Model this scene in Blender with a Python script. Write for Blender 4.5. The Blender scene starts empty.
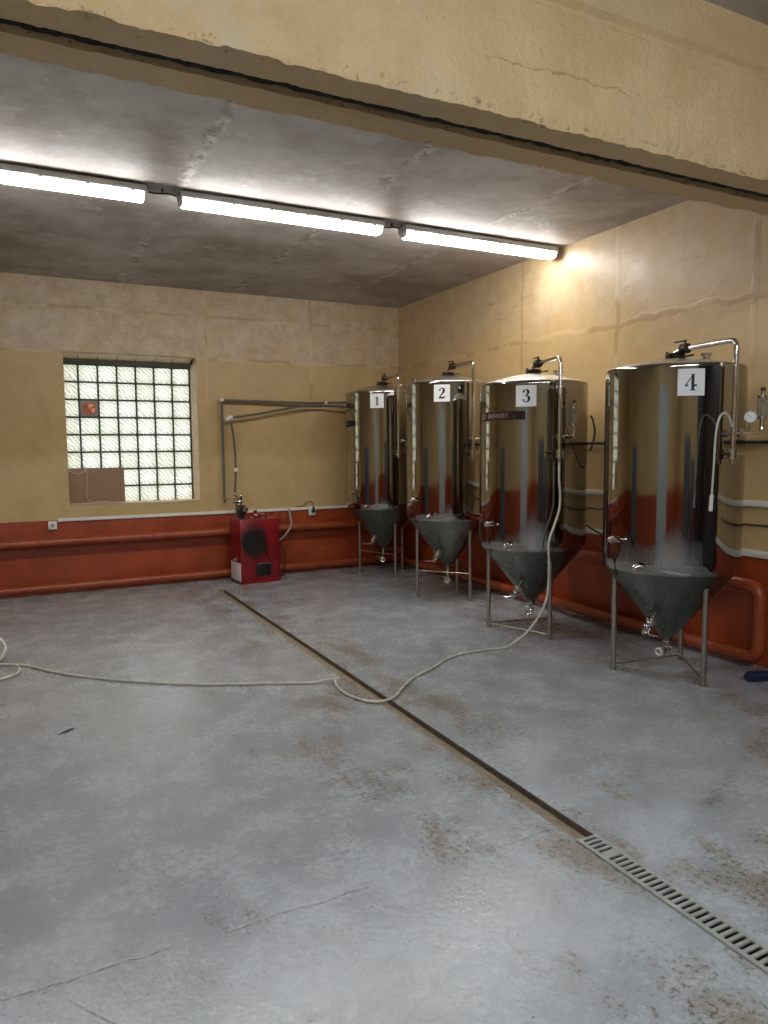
import bpy, bmesh, math, random
from mathutils import Vector, Matrix, noise as mnoise
random.seed(7)
SC = bpy.context.scene
COL = SC.collection
PI = math.pi
D, WX, HC = 8.336, 4.45, 3.275          # back wall, right wall, ceiling height
XL, YF = -3.3, -4.6                     # left wall, front wall

# ------------------------------------------------------------------ helpers
def lin(c):
    return tuple(((v/255)/12.92 if v/255 <= .04045 else ((v/255+.055)/1.055)**2.4) for v in c)

def V(*a): return Vector(a)

class MB:
    def __init__(s): s.v = []; s.f = []
    def add(s, vs, fs):
        o = len(s.v); s.v += [tuple(v) for v in vs]; s.f += [tuple(i+o for i in f) for f in fs]; return s
    def box(s, c, d, rot=None, bev=0, seg=2):
        if bev:
            bm = bmesh.new(); bmesh.ops.create_cube(bm, size=1)
            for v in bm.verts: v.co = Vector((v.co.x*d[0], v.co.y*d[1], v.co.z*d[2]))
            bmesh.ops.bevel(bm, geom=bm.edges[:], offset=bev, segments=seg, affect='EDGES', profile=.5)
            bm.verts.index_update()
            vs = [v.co.copy() for v in bm.verts]; fs = [[v.index for v in f.verts] for f in bm.faces]; bm.free()
        else:
            vs = [Vector((x*d[0]/2, y*d[1]/2, z*d[2]/2)) for x in (-1, 1) for y in (-1, 1) for z in (-1, 1)]
            fs = [(0,1,3,2),(4,6,7,5),(0,4,5,1),(2,3,7,6),(0,2,6,4),(1,5,7,3)]
        if rot is not None: vs = [rot @ v for v in vs]
        return s.add([v+Vector(c) for v in vs], fs)
    def span(s, a, b, bev=0):
        c = [(a[i]+b[i])/2 for i in range(3)]; d = [abs(b[i]-a[i]) for i in range(3)]
        return s.box(c, d, bev=bev)
    def tube(s, pts, r, seg=12, closed=False, caps=True):
        P = [Vector(p) for p in pts]; n = len(P)
        rr = r if isinstance(r, (list, tuple)) else [r]*n
        T = []
        for i in range(n):
            a = P[i-1] if (i > 0 or closed) else P[0]
            b = P[(i+1) % n] if (i < n-1 or closed) else P[-1]
            t = b-a
            T.append(t.normalized() if t.length > 1e-9 else Vector((0,0,1)))
        up = Vector((0,0,1)) if abs(T[0].z) < .9 else Vector((1,0,0))
        N = (up - T[0]*up.dot(T[0])).normalized()
        vs = []
        for i in range(n):
            N = N - T[i]*N.dot(T[i])
            if N.length < 1e-6: N = T[i].orthogonal()
            N.normalize(); B = T[i].cross(N)
            for k in range(seg):
                a = 2*PI*k/seg
                vs.append(P[i] + (N*math.cos(a)+B*math.sin(a))*rr[i])
        fs = []
        for i in range(n if closed else n-1):
            j = (i+1) % n
            for k in range(seg):
                l = (k+1) % seg
                fs.append((i*seg+k, i*seg+l, j*seg+l, j*seg+k))
        if not closed and caps:
            fs.append(tuple(reversed(range(seg)))); fs.append(tuple(range((n-1)*seg, n*seg)))
        return s.add(vs, fs)
    def cyl(s, a, b, r, seg=20, r2=None):
        return s.tube([a, b], [r, r if r2 is None else r2], seg)
    def lathe(s, prof, c=(0,0,0), axis=(0,0,1), seg=32, wob=None):
        ax = Vector(axis).normalized()
        e1 = ax.orthogonal().normalized() if abs(ax.z) < .999 else Vector((1,0,0)); e2 = ax.cross(e1)
        vs = []
        for (r, z) in prof:
            for k in range(seg):
                a = 2*PI*k/seg
                q = r*(1+(wob(a, z) if wob else 0))
                vs.append(Vector(c)+ax*z+(e1*math.cos(a)+e2*math.sin(a))*q)
        fs = []
        for i in range(len(prof)-1):
            for k in range(seg):
                l = (k+1) % seg
                fs.append((i*seg+k, i*seg+l, (i+1)*seg+l, (i+1)*seg+k))
        if prof[0][0] > 1e-6: fs.append(tuple(reversed(range(seg))))
        if prof[-1][0] > 1e-6: fs.append(tuple(range((len(prof)-1)*seg, len(prof)*seg)))
        return s.add(vs, fs)
    def ring(s, c, axis, R, r, seg=32, rs=8):
        ax = Vector(axis).normalized(); e1 = ax.orthogonal().normalized(); e2 = ax.cross(e1)
        return s.tube([Vector(c)+(e1*math.cos(2*PI*k/seg)+e2*math.sin(2*PI*k/seg))*R for k in range(seg)], r, rs, closed=True)
    def sphere(s, c, r, seg=14, sc=(1,1,1)):
        vs = []; fs = []
        h = seg//2
        for i in range(h+1):
            t = PI*i/h
            for k in range(seg):
                a = 2*PI*k/seg
                vs.append(Vector(c)+Vector((r*sc[0]*math.sin(t)*math.cos(a), r*sc[1]*math.sin(t)*math.sin(a), r*sc[2]*math.cos(t))))
        for i in range(h):
            for k in range(seg):
                l = (k+1) % seg
                fs.append((i*seg+k, (i+1)*seg+k, (i+1)*seg+l, i*seg+l))
        return s.add(vs, fs)
    def build(s, name, mat, parent=None, flat=False, ang=35):
        me = bpy.data.meshes.new(name); me.from_pydata(s.v, [], s.f); me.validate(); me.update()
        bm = bmesh.new(); bm.from_mesh(me)
        bmesh.ops.remove_doubles(bm, verts=bm.verts, dist=1e-6)
        bmesh.ops.recalc_face_normals(bm, faces=bm.faces); bm.to_mesh(me); bm.free()
        if not flat:
            for p in me.polygons: p.use_smooth = True
            me.set_sharp_from_angle(angle=math.radians(ang))
        me.materials.append(mat)
        o = bpy.data.objects.new(name, me); COL.objects.link(o)
        if parent is not None:
            o.parent = parent
        return o

def smooth(pts, n=8, closed=False):
    P = [Vector(p) for p in pts]; out = []
    m = len(P)
    for i in range(m if closed else m-1):
        if closed: a, b, c, d = P[i-1], P[i], P[(i+1) % m], P[(i+2) % m]
        else: a, b, c, d = P[max(i-1, 0)], P[i], P[i+1], P[min(i+2, m-1)]
        for k in range(n):
            t = k/n
            out.append(.5*((2*b)+(c-a)*t+(2*a-5*b+4*c-d)*t*t+(3*b-a-3*c+d)*t**3))
    if not closed: out.append(P[-1])
    return out

def bend(pts, r, n=6):
    """polyline with rounded corners of radius r"""
    P = [Vector(p) for p in pts]; out = [P[0]]
    for i in range(1, len(P)-1):
        a = (P[i-1]-P[i]); b = (P[i+1]-P[i])
        q = min(r, a.length*.49, b.length*.49)
        s = P[i]+a.normalized()*q; e = P[i]+b.normalized()*q
        for k in range(n+1):
            t = k/n
            out.append((1-t)**2*s+2*t*(1-t)*P[i]+t*t*e)
    out.append(P[-1]); return out

def empty(name, loc):
    o = bpy.data.objects.new(name, None); COL.objects.link(o); o.location = loc
    o.empty_display_size = .1; return o
def tag(o, label, cat, group=None, kind=None):
    o['label'] = label; o['category'] = cat
    if group: o['group'] = group
    if kind: o['kind'] = kind
    return o
def struct(o): o['kind'] = 'structure'; return o

# ------------------------------------------------------------------ materials
class NT:
    def __init__(s, name):
        s.m = bpy.data.materials.new(name); s.m.use_nodes = True
        s.t = s.m.node_tree; s.N = s.t.nodes; s.L = s.t.links
        s.b = s.N['Principled BSDF']; s.out = s.N['Material Output']
        s.tc = s.N.new('ShaderNodeTexCoord')
        s.geo = s.N.new('ShaderNodeNewGeometry')
        s.pos = s.geo.outputs['Position']
        s.obj = s.tc.outputs['Object']
    def link(s, a, b): s.L.new(a, b)
    def val(s, x, sock):
        if hasattr(x, 'is_output') or isinstance(x, bpy.types.NodeSocket): s.link(x, sock)
        else: sock.default_value = x
    def math(s, op, a, b=None, c=None, clamp=False):
        n = s.N.new('ShaderNodeMath'); n.operation = op; n.use_clamp = clamp
        s.val(a, n.inputs[0])
        if b is not None: s.val(b, n.inputs[1])
        if c is not None: s.val(c, n.inputs[2])
        return n.outputs[0]
    def noise(s, scale, detail=4, rough=.55, vec=None, stretch=None, dist=0):
        n = s.N.new('ShaderNodeTexNoise'); n.inputs['Scale'].default_value = scale
        n.inputs['Detail'].default_value = detail; n.inputs['Roughness'].default_value = rough
        n.inputs['Distortion'].default_value = dist
        v = vec or s.obj
        if stretch:
            mp = s.N.new('ShaderNodeMapping'); mp.inputs['Scale'].default_value = stretch
            s.link(v, mp.inputs['Vector']); v = mp.outputs[0]
        s.link(v, n.inputs['Vector']); return n.outputs['Fac']
    def ramp(s, fac, a, b, c0=0., c1=1.):
        n = s.N.new('ShaderNodeMapRange'); n.clamp = True; n.interpolation_type = 'SMOOTHSTEP'
        s.val(fac, n.inputs['Value'])
        for k, v in zip(('From Min','From Max','To Min','To Max'), (a, b, c0, c1)): n.inputs[k].default_value = v
        return n.outputs[0]
    def mix(s, fac, a, b):
        n = s.N.new('ShaderNodeMix'); n.data_type = 'RGBA'
        s.val(fac, n.inputs[0])
        for x, k in ((a, 6), (b, 7)):
            if isinstance(x, (tuple, list)): n.inputs[k].default_value = (*x[:3], 1)
            else: s.link(x, n.inputs[k])
        return n.outputs[2]
    def sep(s, vec=None):
        n = s.N.new('ShaderNodeSeparateXYZ'); s.link(vec or s.pos, n.inputs[0]); return n.outputs
    def line(s, coord, at, w, wob=None, amp=.01):
        """mask that is 1 on the line coord == at"""
        c = coord
        if wob is not None: c = s.math('ADD', c, s.math('MULTIPLY', s.math('SUBTRACT', wob, .5), amp))
        d = s.math('ABSOLUTE', s.math('SUBTRACT', c, at))
        return s.ramp(d, w*.3, w, 1, 0)
    def mx(s, *a):
        r = a[0]
        for x in a[1:]: r = s.math('MAXIMUM', r, x)
        return r
    def bump(s, h, strength=.3, dist=.01):
        n = s.N.new('ShaderNodeBump'); n.inputs['Strength'].default_value = strength; n.inputs['Distance'].default_value = dist
        s.link(h, n.inputs['Height']); s.link(n.outputs[0], s.b.inputs['Normal']); return n
    def color(s, c):
        if isinstance(c, (tuple, list)): s.b.inputs['Base Color'].default_value = (*c[:3], 1)
        else: s.link(c, s.b.inputs['Base Color'])
    def rough(s, r): s.val(r, s.b.inputs['Roughness'])

def simple(name, rgb, rough=.5, metal=0., vary=.12, scale=12, bump=0, spec=None):
    n = NT(name); c = lin(rgb)
    f = n.noise(scale, 3)
    n.color(n.mix(n.ramp(f, .3, .7), [v*(1-vary) for v in c], [min(1, v*(1+vary)) for v in c]))
    n.rough(n.ramp(n.noise(scale*1.7, 2), .3, .7, max(0, rough-.06), min(1, rough+.06)))
    n.b.inputs['Metallic'].default_value = metal
    if bump: n.bump(n.noise(scale*6, 4), bump, .004)
    return n.m

M = {}
def wall_mat(name, back):
    n = NT(name); X, Y, Z = n.sep()
    along = X if back else Y
    big = n.noise(.9, 5, .6); mid = n.noise(4.5, 6, .62); fine = n.noise(28, 4, .6)
    paint = n.mix(n.ramp(mid, .3, .7), lin((186,158,108)), lin((198,169,118))) if back else n.mix(n.ramp(mid, .3, .7), lin((195,163,113)), lin((206,175,125)))
    paint = n.mix(n.ramp(big, .4, .7, 0, .35), paint, lin((174,147,98)))
    # old pale distemper and bare patches along the top courses
    edge = n.math('ADD', Z, n.math('MULTIPLY', n.math('SUBTRACT', n.noise(1.6, 5, .65), .5), .55 if not back else .18))
    pale = n.ramp(edge, 2.47, 2.56 if back else 2.8, 0, .85 if back else .5)
    pale = n.math('MULTIPLY', pale, n.ramp(n.noise(3.2, 6, .7), .3, .62, .45, 1))
    col = n.mix(pale, paint, n.mix(n.ramp(n.noise(7, 6, .7), .35, .65), lin((176,156,132)), lin((202,186,164))))
    scr = n.noise(6, 6, .75, stretch=(.35, .35, 2.2) if back else (1, .35, 2.2))
    streak = n.math('MULTIPLY', n.ramp(scr, .56, .72), n.ramp(Z, 2.3, 2.75, 0, .6))
    col = n.mix(streak, col, lin((168,132,88)) if back else lin((160,120,80)))
    w = n.noise(5, 3)
    if back:
        seams = n.mx(n.line(along, 1.98, .02, w, .05), n.line(along, 3.25, .03, w, .08), 
                     n.line(Z, 2.985, .022, w, .05), n.line(Z, 2.52, .02, w, .06))
    else:
        seams = n.mx(n.line(along, 4.53, .035, w, .08), n.line(along, 3.28, .035, w, .08), n.line(along, 5.78, .025, w, .06), n.line(along, 7.05, .02, w, .06),
                     n.line(Z, 2.50, .03, w, .12))
    seams = n.math('MULTIPLY', seams, n.ramp(Z, 1.6, 2.4, .12, .75))
    sgn = n.ramp(n.noise(2.3, 2), .42, .58)
    col = n.mix(n.math('MULTIPLY', seams, .6), col, n.mix(sgn, lin((150,118,76)), lin((214,190,146))))
    # red-orange dado below the trunking
    dz = n.math('ADD', Z, n.math('MULTIPLY', n.math('SUBTRACT', n.noise(30, 2), .5), .004))
    dado = n.ramp(dz, .762, .768, 1, 0)
    red = n.mix(n.ramp(mid, .3, .72), lin((142,56,22)), lin((164,70,30)))
    red = n.mix(n.ramp(n.noise(2, 4, .6, stretch=(1, 1, .25)), .5, .75, 0, .4), red, lin((116,42,20)))
    red = n.mix(n.math('MULTIPLY', n.ramp(n.noise(22, 5, .7), .63, .7), .5), red, lin((196,110,76)))
    col = n.mix(dado, col, red)
    n.color(col)
    n.rough(n.ramp(mid, .3, .7, .34, .5))
    h = n.math('ADD', n.math('MULTIPLY', mid, .8), n.math('MULTIPLY', fine, .25))
    h = n.math('ADD', h, n.math('MULTIPLY', seams, .35))
    n.bump(h, .42, .012)
    return n.m
M['wall_back'] = wall_mat('back wall paint', True)
M['wall_right'] = wall_mat('side wall paint', False)

GX0, GX1, GYE = 1.838, 1.932, 7.62
def floor_mat():
    n = NT('painted concrete floor'); X, Y, Z = n.sep()
    big = n.noise(.7, 5, .6); mid = n.noise(3.4, 7, .66); fine = n.noise(34, 5, .7)
    col = n.mix(n.ramp(mid, .34, .66), lin((146,150,154)), lin((164,169,174)))
    m2 = n.noise(11, 7, .75, stretch=(.7, 1.2, 1))
    col = n.mix(n.ramp(m2, .52, .68, 0, .24), col, lin((122,121,114)))
    m3 = n.noise(48, 4, .7)
    m3 = n.math('MULTIPLY', n.ramp(m3, .57, .62), n.ramp(n.noise(2.2, 5, .7), .46, .60, .2, 1))
    col = n.mix(n.math('MULTIPLY', m3, .6), col, lin((78,74,66)))
    col = n.mix(n.ramp(big, .45, .7, 0, .5), col, lin((146,146,142)))
    # worn tan stains, gathered near the gutter; mask also darkens the floor towards the tanks
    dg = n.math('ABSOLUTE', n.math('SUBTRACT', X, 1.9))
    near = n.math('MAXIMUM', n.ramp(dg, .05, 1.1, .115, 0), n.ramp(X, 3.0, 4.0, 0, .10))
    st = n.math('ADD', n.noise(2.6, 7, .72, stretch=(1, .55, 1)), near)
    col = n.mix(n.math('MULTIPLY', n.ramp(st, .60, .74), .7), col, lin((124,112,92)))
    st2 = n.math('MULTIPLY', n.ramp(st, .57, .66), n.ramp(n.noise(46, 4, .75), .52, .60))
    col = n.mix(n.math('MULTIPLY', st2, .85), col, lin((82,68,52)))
    # dark scuffs and specks
    sc = n.ramp(n.noise(9, 7, .78, stretch=(.45, 1.5, 1)), .64, .72)
    col = n.mix(n.math('MULTIPLY', sc, .42), col, lin((84,82,78)))
    vo = n.N.new('ShaderNodeTexVoronoi'); vo.inputs['Scale'].default_value = 5.5; n.link(n.obj, vo.inputs['Vector'])
    sp = n.ramp(n.math('ADD', vo.outputs['Distance'], n.math('MULTIPLY', n.noise(60, 2), .06)), .05, .066, 1, 0)
    sp = n.math('MULTIPLY', sp, n.ramp(n.noise(1.7, 3), .45, .52))
    v2 = n.N.new('ShaderNodeTexVoronoi'); v2.inputs['Scale'].default_value = 17; n.link(n.obj, v2.inputs['Vector'])
    s2 = n.ramp(n.math('ADD', v2.outputs['Distance'], n.math('MULTIPLY', n.noise(90, 2), .1)), .10, .13, 1, 0)
    sp = n.mx(sp, n.math('MULTIPLY', s2, n.ramp(n.noise(3.1, 4), .5, .58)))
    col = n.mix(n.math('MULTIPLY', sp, .8), col, lin((52,50,47)))
    wh = n.ramp(n.noise(55, 5, .8), .60, .70, 0, .45)
    col = n.mix(wh, col, lin((196,198,200)))
    # cracks and screed joints
    w = n.noise(6, 5, .6)
    j = n.math('MULTIPLY', n.line(Y, 2.135, .008, w, .05), n.math('MULTIPLY', n.ramp(X, 1.80, 1.83, 1, 0), n.ramp(n.noise(3.1, 3), .42, .5)))
    j2 = n.math('MULTIPLY', n.line(Y, 3.985, .008, w, .05), n.math('MULTIPLY', n.ramp(X, 2.0, 2.2), n.ramp(X, 3.1, 3.3, 1, 0)))
    sl = n.math('ADD', Y, n.math('MULTIPLY', X, 1.35))
    j3 = n.math('MULTIPLY', n.line(sl, 2.13, .011, w, .03), n.math('MULTIPLY', n.ramp(X, .05, .08), n.ramp(X, .24, .27, 1, 0)))
    sl2 = n.math('ADD', Y, n.math('MULTIPLY', X, -.42))
    j4 = n.math('MULTIPLY', n.line(sl2, .93, .03, n.noise(14, 5, .7), .2), n.math('MULTIPLY', n.ramp(X, 2.15, 2.35), n.ramp(n.noise(8, 3), .40, .52)))
    jj = n.mx(n.math('MULTIPLY', j, .75), j2, n.math('MULTIPLY', j3, .7), n.math('MULTIPLY', j4, .55))
    jj = n.math('MULTIPLY', jj, n.ramp(n.noise(38, 4, .7), .40, .56, .25, 1))
    col = n.mix(n.math('MULTIPLY', jj, .75), col, lin((70,64,56)))
    # gutter: raw dirty concrete, darker on its right face
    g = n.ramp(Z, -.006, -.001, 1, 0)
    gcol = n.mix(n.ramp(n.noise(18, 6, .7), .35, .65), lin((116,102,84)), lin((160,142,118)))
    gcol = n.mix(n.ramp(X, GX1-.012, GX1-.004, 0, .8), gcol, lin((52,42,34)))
    gcol = n.mix(n.ramp(Z, -.10, -.075, 1, 0), gcol, lin((28,25,22)))  # shade in the deep channel below the grate, painted near black
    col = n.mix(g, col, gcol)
    n.color(col)
    r = n.math('ADD', n.ramp(mid, .3, .7, .13, .28), n.math('MULTIPLY', n.ramp(fine, .4, .7), .14))
    r = n.math('ADD', r, n.math('MULTIPLY', g, .4), clamp=True)
    n.rough(r)
    h = n.math('ADD', n.math('MULTIPLY', n.noise(13, 5, .65), .8), n.math('MULTIPLY', fine, .7))
    h = n.math('SUBTRACT', h, n.math('MULTIPLY', jj, .5))
    n.bump(h, .26, .006)
    return n.m
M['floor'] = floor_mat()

def ceil_mat():
    n = NT('concrete ceiling'); X, Y, Z = n.sep()
    mid = n.noise(2.2, 7, .68); fine = n.noise(20, 5, .7)
    col = n.mix(n.ramp(mid, .33, .66), lin((160,150,142)), lin((192,186,180)))
    col = n.mix(n.ramp(n.noise(.9, 6, .65), .46, .64, 0, .6), col, lin((140,124,110)))
    w = n.noise(7, 5, .7)
    J = None
    for x in (-.12-1.2, -.12, 1.08, 2.29, 3.5):
        k = n.line(X, x, .06, w, .12)
        J = k if J is None else n.mx(J, k)
    patch = n.math('MULTIPLY', J, n.ramp(n.noise(2.4, 5, .7), .38, .6, .15, 1))
    col = n.mix(n.math('MULTIPLY', patch, .8), col, n.mix(n.ramp(n.noise(9, 6, .7), .42, .58), lin((120,106,92)), lin((214,210,204))))
    pt = n.ramp(n.noise(2.6, 7, .78), .57, .66, 0, .6)
    col = n.mix(pt, col, lin((208,203,198)))
    dk = n.ramp(n.noise(16, 6, .8), .58, .68, 0, .5)
    col = n.mix(dk, col, lin((126,114,104)))
    n.color(col); n.rough(.62)
    n.bump(n.math('ADD', n.math('ADD', n.math('MULTIPLY', mid, .6), n.math('MULTIPLY', fine, .25)), n.math('MULTIPLY', patch, .6)), .5, .012)
    return n.m
M['ceiling'] = ceil_mat()

def beam_mat():
    n = NT('painted beam'); X, Y, Z = n.sep()
    mid = n.noise(5, 7, .66); fine = n.noise(45, 4, .65)
    col = n.mix(n.ramp(mid, .3, .7), lin((200,168,120)), lin((214,184,138)))
    pale = n.math('MULTIPLY', n.ramp(n.noise(2.1, 7, .72), .5, .66), n.ramp(X, .2, 2.4, .8, .25))
    col = n.mix(pale, col, lin((196,184,156)))
    pit = n.ramp(n.noise(60, 2, .5), .70, .73)
    pit = n.math('MULTIPLY', n.math('MULTIPLY', pit, n.ramp(n.noise(3.5, 3), .5, .62)), n.ramp(Z, 2.66, 2.67))
    edge = n.math('MULTIPLY', n.ramp(n.noise(30, 5, .7), .57, .64), n.math('MULTIPLY', n.ramp(Z, 2.665, 2.70, .8, 0), n.ramp(Z, 2.651, 2.655)))
    col = n.mix(n.math('MULTIPLY', n.mx(pit, edge), .85), col, lin((92,66,40)))
    wv = n.noise(3, 5, .65)
    cr = n.math('MULTIPLY', n.line(n.math('ADD', Z, n.math('MULTIPLY', wv, .16)), 2.91, .004, fine, .01), n.math('MULTIPLY', n.ramp(X, 1.45, 1.6), n.ramp(X, 2.1, 2.2, 1, 0)))
    col = n.mix(n.math('MULTIPLY', cr, .6), col, lin((128,98,62)))
    under = n.ramp(Z, 2.650, 2.652, 1, 0)
    col = n.mix(n.math('MULTIPLY', n.ramp(n.noise(6, 5, .7), .3, .7), .0), col, col)
    n.color(col); n.rough(n.ramp(mid, .3, .7, .28, .45))
    n.bump(n.math('ADD', n.math('MULTIPLY', n.noise(16, 7, .72), 1.0), n.math('MULTIPLY', fine, .5)), .9, .014)
    return n.m
M['beam'] = beam_mat()

def steel_mat(name, base, r0, r1, bump=.02, bscale=3.):
    n = NT(name)
    f = n.noise(5, 4, .6, stretch=(1, 1, .12)); sp = n.noise(60, 3, .6) if r0 < .2 else f
    c = lin(base)
    n.color(n.mix(n.ramp(f, .3, .7), [v*.9 for v in c], c))
    n.b.inputs['Metallic'].default_value = 1
    n.rough(n.math('ADD', n.ramp(f, .3, .7, r0, r1), n.math('MULTIPLY', n.ramp(sp, .6, .72), .05)))
    if bump: n.bump(n.noise(bscale, 2, .4, stretch=(1, 1, .3)), bump, .05)
    return n.m
M['steel'] = steel_mat('polished steel', (168,165,160), .03, .075, .03)
M['cone'] = steel_mat('satin steel', (122,124,116), .26, .32, 0)
M['chrome'] = steel_mat('chrome steel', (214,212,208), .08, .16, 0)
M['legsteel'] = steel_mat('brushed steel tube', (178,172,162), .28, .4, 0)
M['dome'] = steel_mat('dome steel', (214,212,206), .3, .42, 0)
M['black'] = simple('black plastic', (26,25,24), .45)
M['black_steel'] = simple('dark iron', (58,52,46), .4, .6)
M['white_plastic'] = simple('white plastic', (224,220,210), .4, vary=.04)
M['tar'] = simple('black joint filler', (30,27,24), .9, vary=.3, scale=30)
M['paper'] = simple('white paper', (240,242,243), .6, vary=.02)
M['ink'] = simple('black ink', (14,14,16), .5)
M['sticker'] = simple('dark maroon sticker', (34,13,13), .85)
M['sticker_ink'] = simple('pale sticker print', (164,126,118), .7)
def red_mat():
    n = NT('red painted steel'); X, Y, Z = n.sep(n.obj)
    c = n.mix(n.ramp(n.noise(5, 4), .3, .7), lin((112,15,22)), lin((140,20,28)))
    dx = n.math('SUBTRACT', X, -.07); dz = n.math('MULTIPLY', n.math('SUBTRACT', Z, .47), .8)
    d = n.math('SQRT', n.math('ADD', n.math('MULTIPLY', dx, dx), n.math('MULTIPLY', dz, dz)))
    d = n.math('ADD', d, n.math('MULTIPLY', n.math('SUBTRACT', n.noise(9, 5, .65), .5), .16))
    soot = n.math('MULTIPLY', n.ramp(d, .10, .22, .85, 0), n.ramp(Y, -.12, -.15))
    c = n.mix(soot, c, lin((34,14,14)))
    drip = n.math('MULTIPLY', n.ramp(n.noise(26, 3, .6, stretch=(1, 1, .08)), .58, .68), n.ramp(Z, .1, .5, .55, .2))
    c = n.mix(drip, c, lin((70,14,16)))
    n.color(c); n.rough(.34); return n.m
M['red_machine'] = red_mat()
M['grey_foam'] = simple('grey pipe insulation', (98,95,86), .7, scale=9, bump=.1)
M['grey_rubber'] = simple('grey flexible conduit', (150,146,134), .5)
M['hose'] = simple('clear braided hose', (196,192,178), .3, vary=.08)
M['navy'] = simple('dark navy plastic', (22,34,62), .4)
M['card'] = simple('brown cardboard', (146,118,92), .8, vary=.06, scale=5)
M['copper'] = simple('copper plastic', (206,128,92), .35, .35)
M['grey_plate'] = simple('grey plate', (150,150,146), .5)
M['lamp_cap'] = simple('milky lamp end cap', (225,228,228), .3, vary=.03)
M['grey_housing'] = simple('grey lamp housing', (182,184,184), .5)
M['blue_cabinet'] = simple('blue grey steel', (84,104,128), .4)
M['grey_door'] = simple('light grey door paint', (168,172,172), .5)
M['dark_cabinet'] = simple('slate cabinet paint', (58,64,70), .5)
M['door'] = simple('dark door paint', (40,36,34), .5)
M['grate'] = simple('galvanised grate', (158,162,156), .45, .25, scale=20)
M['glass_clear'] = simple('clear acrylic', (235,238,238), .06)
M['glass_clear'].node_tree.nodes['Principled BSDF'].inputs['Transmission Weight'].default_value = .92
def pipe_paint():
    n = NT('red orange pipe paint')
    f = n.noise(7, 5, .65)
    c = n.mix(n.ramp(f, .3, .7), lin((140,58,28)), lin((160,74,38)))
    c = n.mix(n.math('MULTIPLY', n.ramp(n.noise(26, 5, .7), .62, .7), .5), c, lin((206,140,104)))
    n.color(c); n.rough(.36); n.bump(n.noise(30, 4), .15, .004); return n.m
M['pipe'] = pipe_paint()
def lamp_mat(name, c, e):
    n = NT(name)
    n.b.inputs['Base Color'].default_value = (.9, .9, .9, 1)
    n.b.inputs['Emission Color'].default_value = (*c, 1)
    n.b.inputs['Emission Strength'].default_value = e
    return n.m
M['lamp'] = lamp_mat('lit lamp diffuser', (1, .985, .96), 26)
M['lamp_cool'] = lamp_mat('lit cool lamp diffuser', (.88, .95, 1), 50)
def block_mat():
    n = NT('wavy glass block')
    tr = n.N.new('ShaderNodeBsdfTranslucent'); gl = n.N.new('ShaderNodeBsdfGlossy'); mx = n.N.new('ShaderNodeMixShader')
    X, Y, Z = n.sep()
    wv = n.N.new('ShaderNodeTexWave'); wv.bands_direction = 'DIAGONAL'; wv.inputs['Scale'].default_value = 13; wv.inputs['Distortion'].default_value = 7
    wv.inputs['Detail'].default_value = 2; n.link(n.obj, wv.inputs['Vector'])
    tint = n.mix(n.ramp(n.noise(3.5, 3), .35, .65), (.80, .83, .74), (.98, .97, .95))
    c = n.mix(n.ramp(wv.outputs['Fac'], .1, .9), [.55, .56, .52], tint)
    n.link(c, tr.inputs['Color']); gl.inputs['Roughness'].default_value = .15
    bp = n.N.new('ShaderNodeBump'); bp.inputs['Strength'].default_value = .5; bp.inputs['Distance'].default_value = .01
    n.link(wv.outputs['Fac'], bp.inputs['Height']); n.link(bp.outputs[0], gl.inputs['Normal'])
    mx.inputs[0].default_value = .06
    n.link(tr.outputs[0], mx.inputs[1]); n.link(gl.outputs[0], mx.inputs[2]); n.link(mx.outputs[0], n.out.inputs['Surface'])
    return n.m
M['block'] = block_mat()
M['mortar'] = simple('grey green mortar', (74,76,66), .8)
M['reveal'] = simple('painted reveal', (214,190,160), .5, vary=.08, scale=6, bump=.3)

# ------------------------------------------------------------------ room shell
GYG = 2.02
def make_floor():
    b = MB()
    b.add([(XL,YF,0),(GX0,YF,0),(GX0,GYE,0),(XL,GYE,0)], [(0,1,2,3)])
    b.add([(GX1,YF,0),(WX,YF,0),(WX,GYE,0),(GX1,GYE,0)], [(0,1,2,3)])
    b.add([(XL,GYE,0),(GX0,GYE,0),(GX1,GYE,0),(WX,GYE,0),(WX,D,0),(XL,D,0)], [(0,1,2,3,4,5)])
    # gutter: worn sloping left side, steep right side; deeper under the grate
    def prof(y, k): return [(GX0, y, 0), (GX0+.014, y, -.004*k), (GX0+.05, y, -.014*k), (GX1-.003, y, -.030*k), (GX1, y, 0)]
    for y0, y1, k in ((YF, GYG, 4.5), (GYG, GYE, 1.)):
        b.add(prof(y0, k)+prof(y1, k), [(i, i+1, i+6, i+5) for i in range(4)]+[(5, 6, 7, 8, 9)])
    b.add([(XL,YF,-.3),(WX,YF,-.3),(WX,D,-.3),(XL,D,-.3)], [(0,1,2,3)])
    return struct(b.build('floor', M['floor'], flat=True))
make_floor()
T = .36
WXa, WXb, WZa, WZb = .492, 1.868, .912, 2.525
def wall_back():
    b = MB()
    xs = [XL-T, WXa, WXb, WX+T]; zs = [-.3, WZa, WZb, HC+.2]
    for i in range(3):
        for k in range(3):
            if i == 1 and k == 1: continue
            b.span((xs[i], D, zs[k]), (xs[i+1], D+T, zs[k+1]))
    return struct(b.build('wall_back', M['wall_back'], flat=True))
wall_back()
struct(MB().span((WX, YF-T, -.3), (WX+T, D, HC+.2)).build('wall_right', M['wall_right'], flat=True))
struct(MB().span((XL-T, YF-T, -.3), (XL, D, HC+.2)).build('wall_left', M['wall_right'], flat=True))
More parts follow.
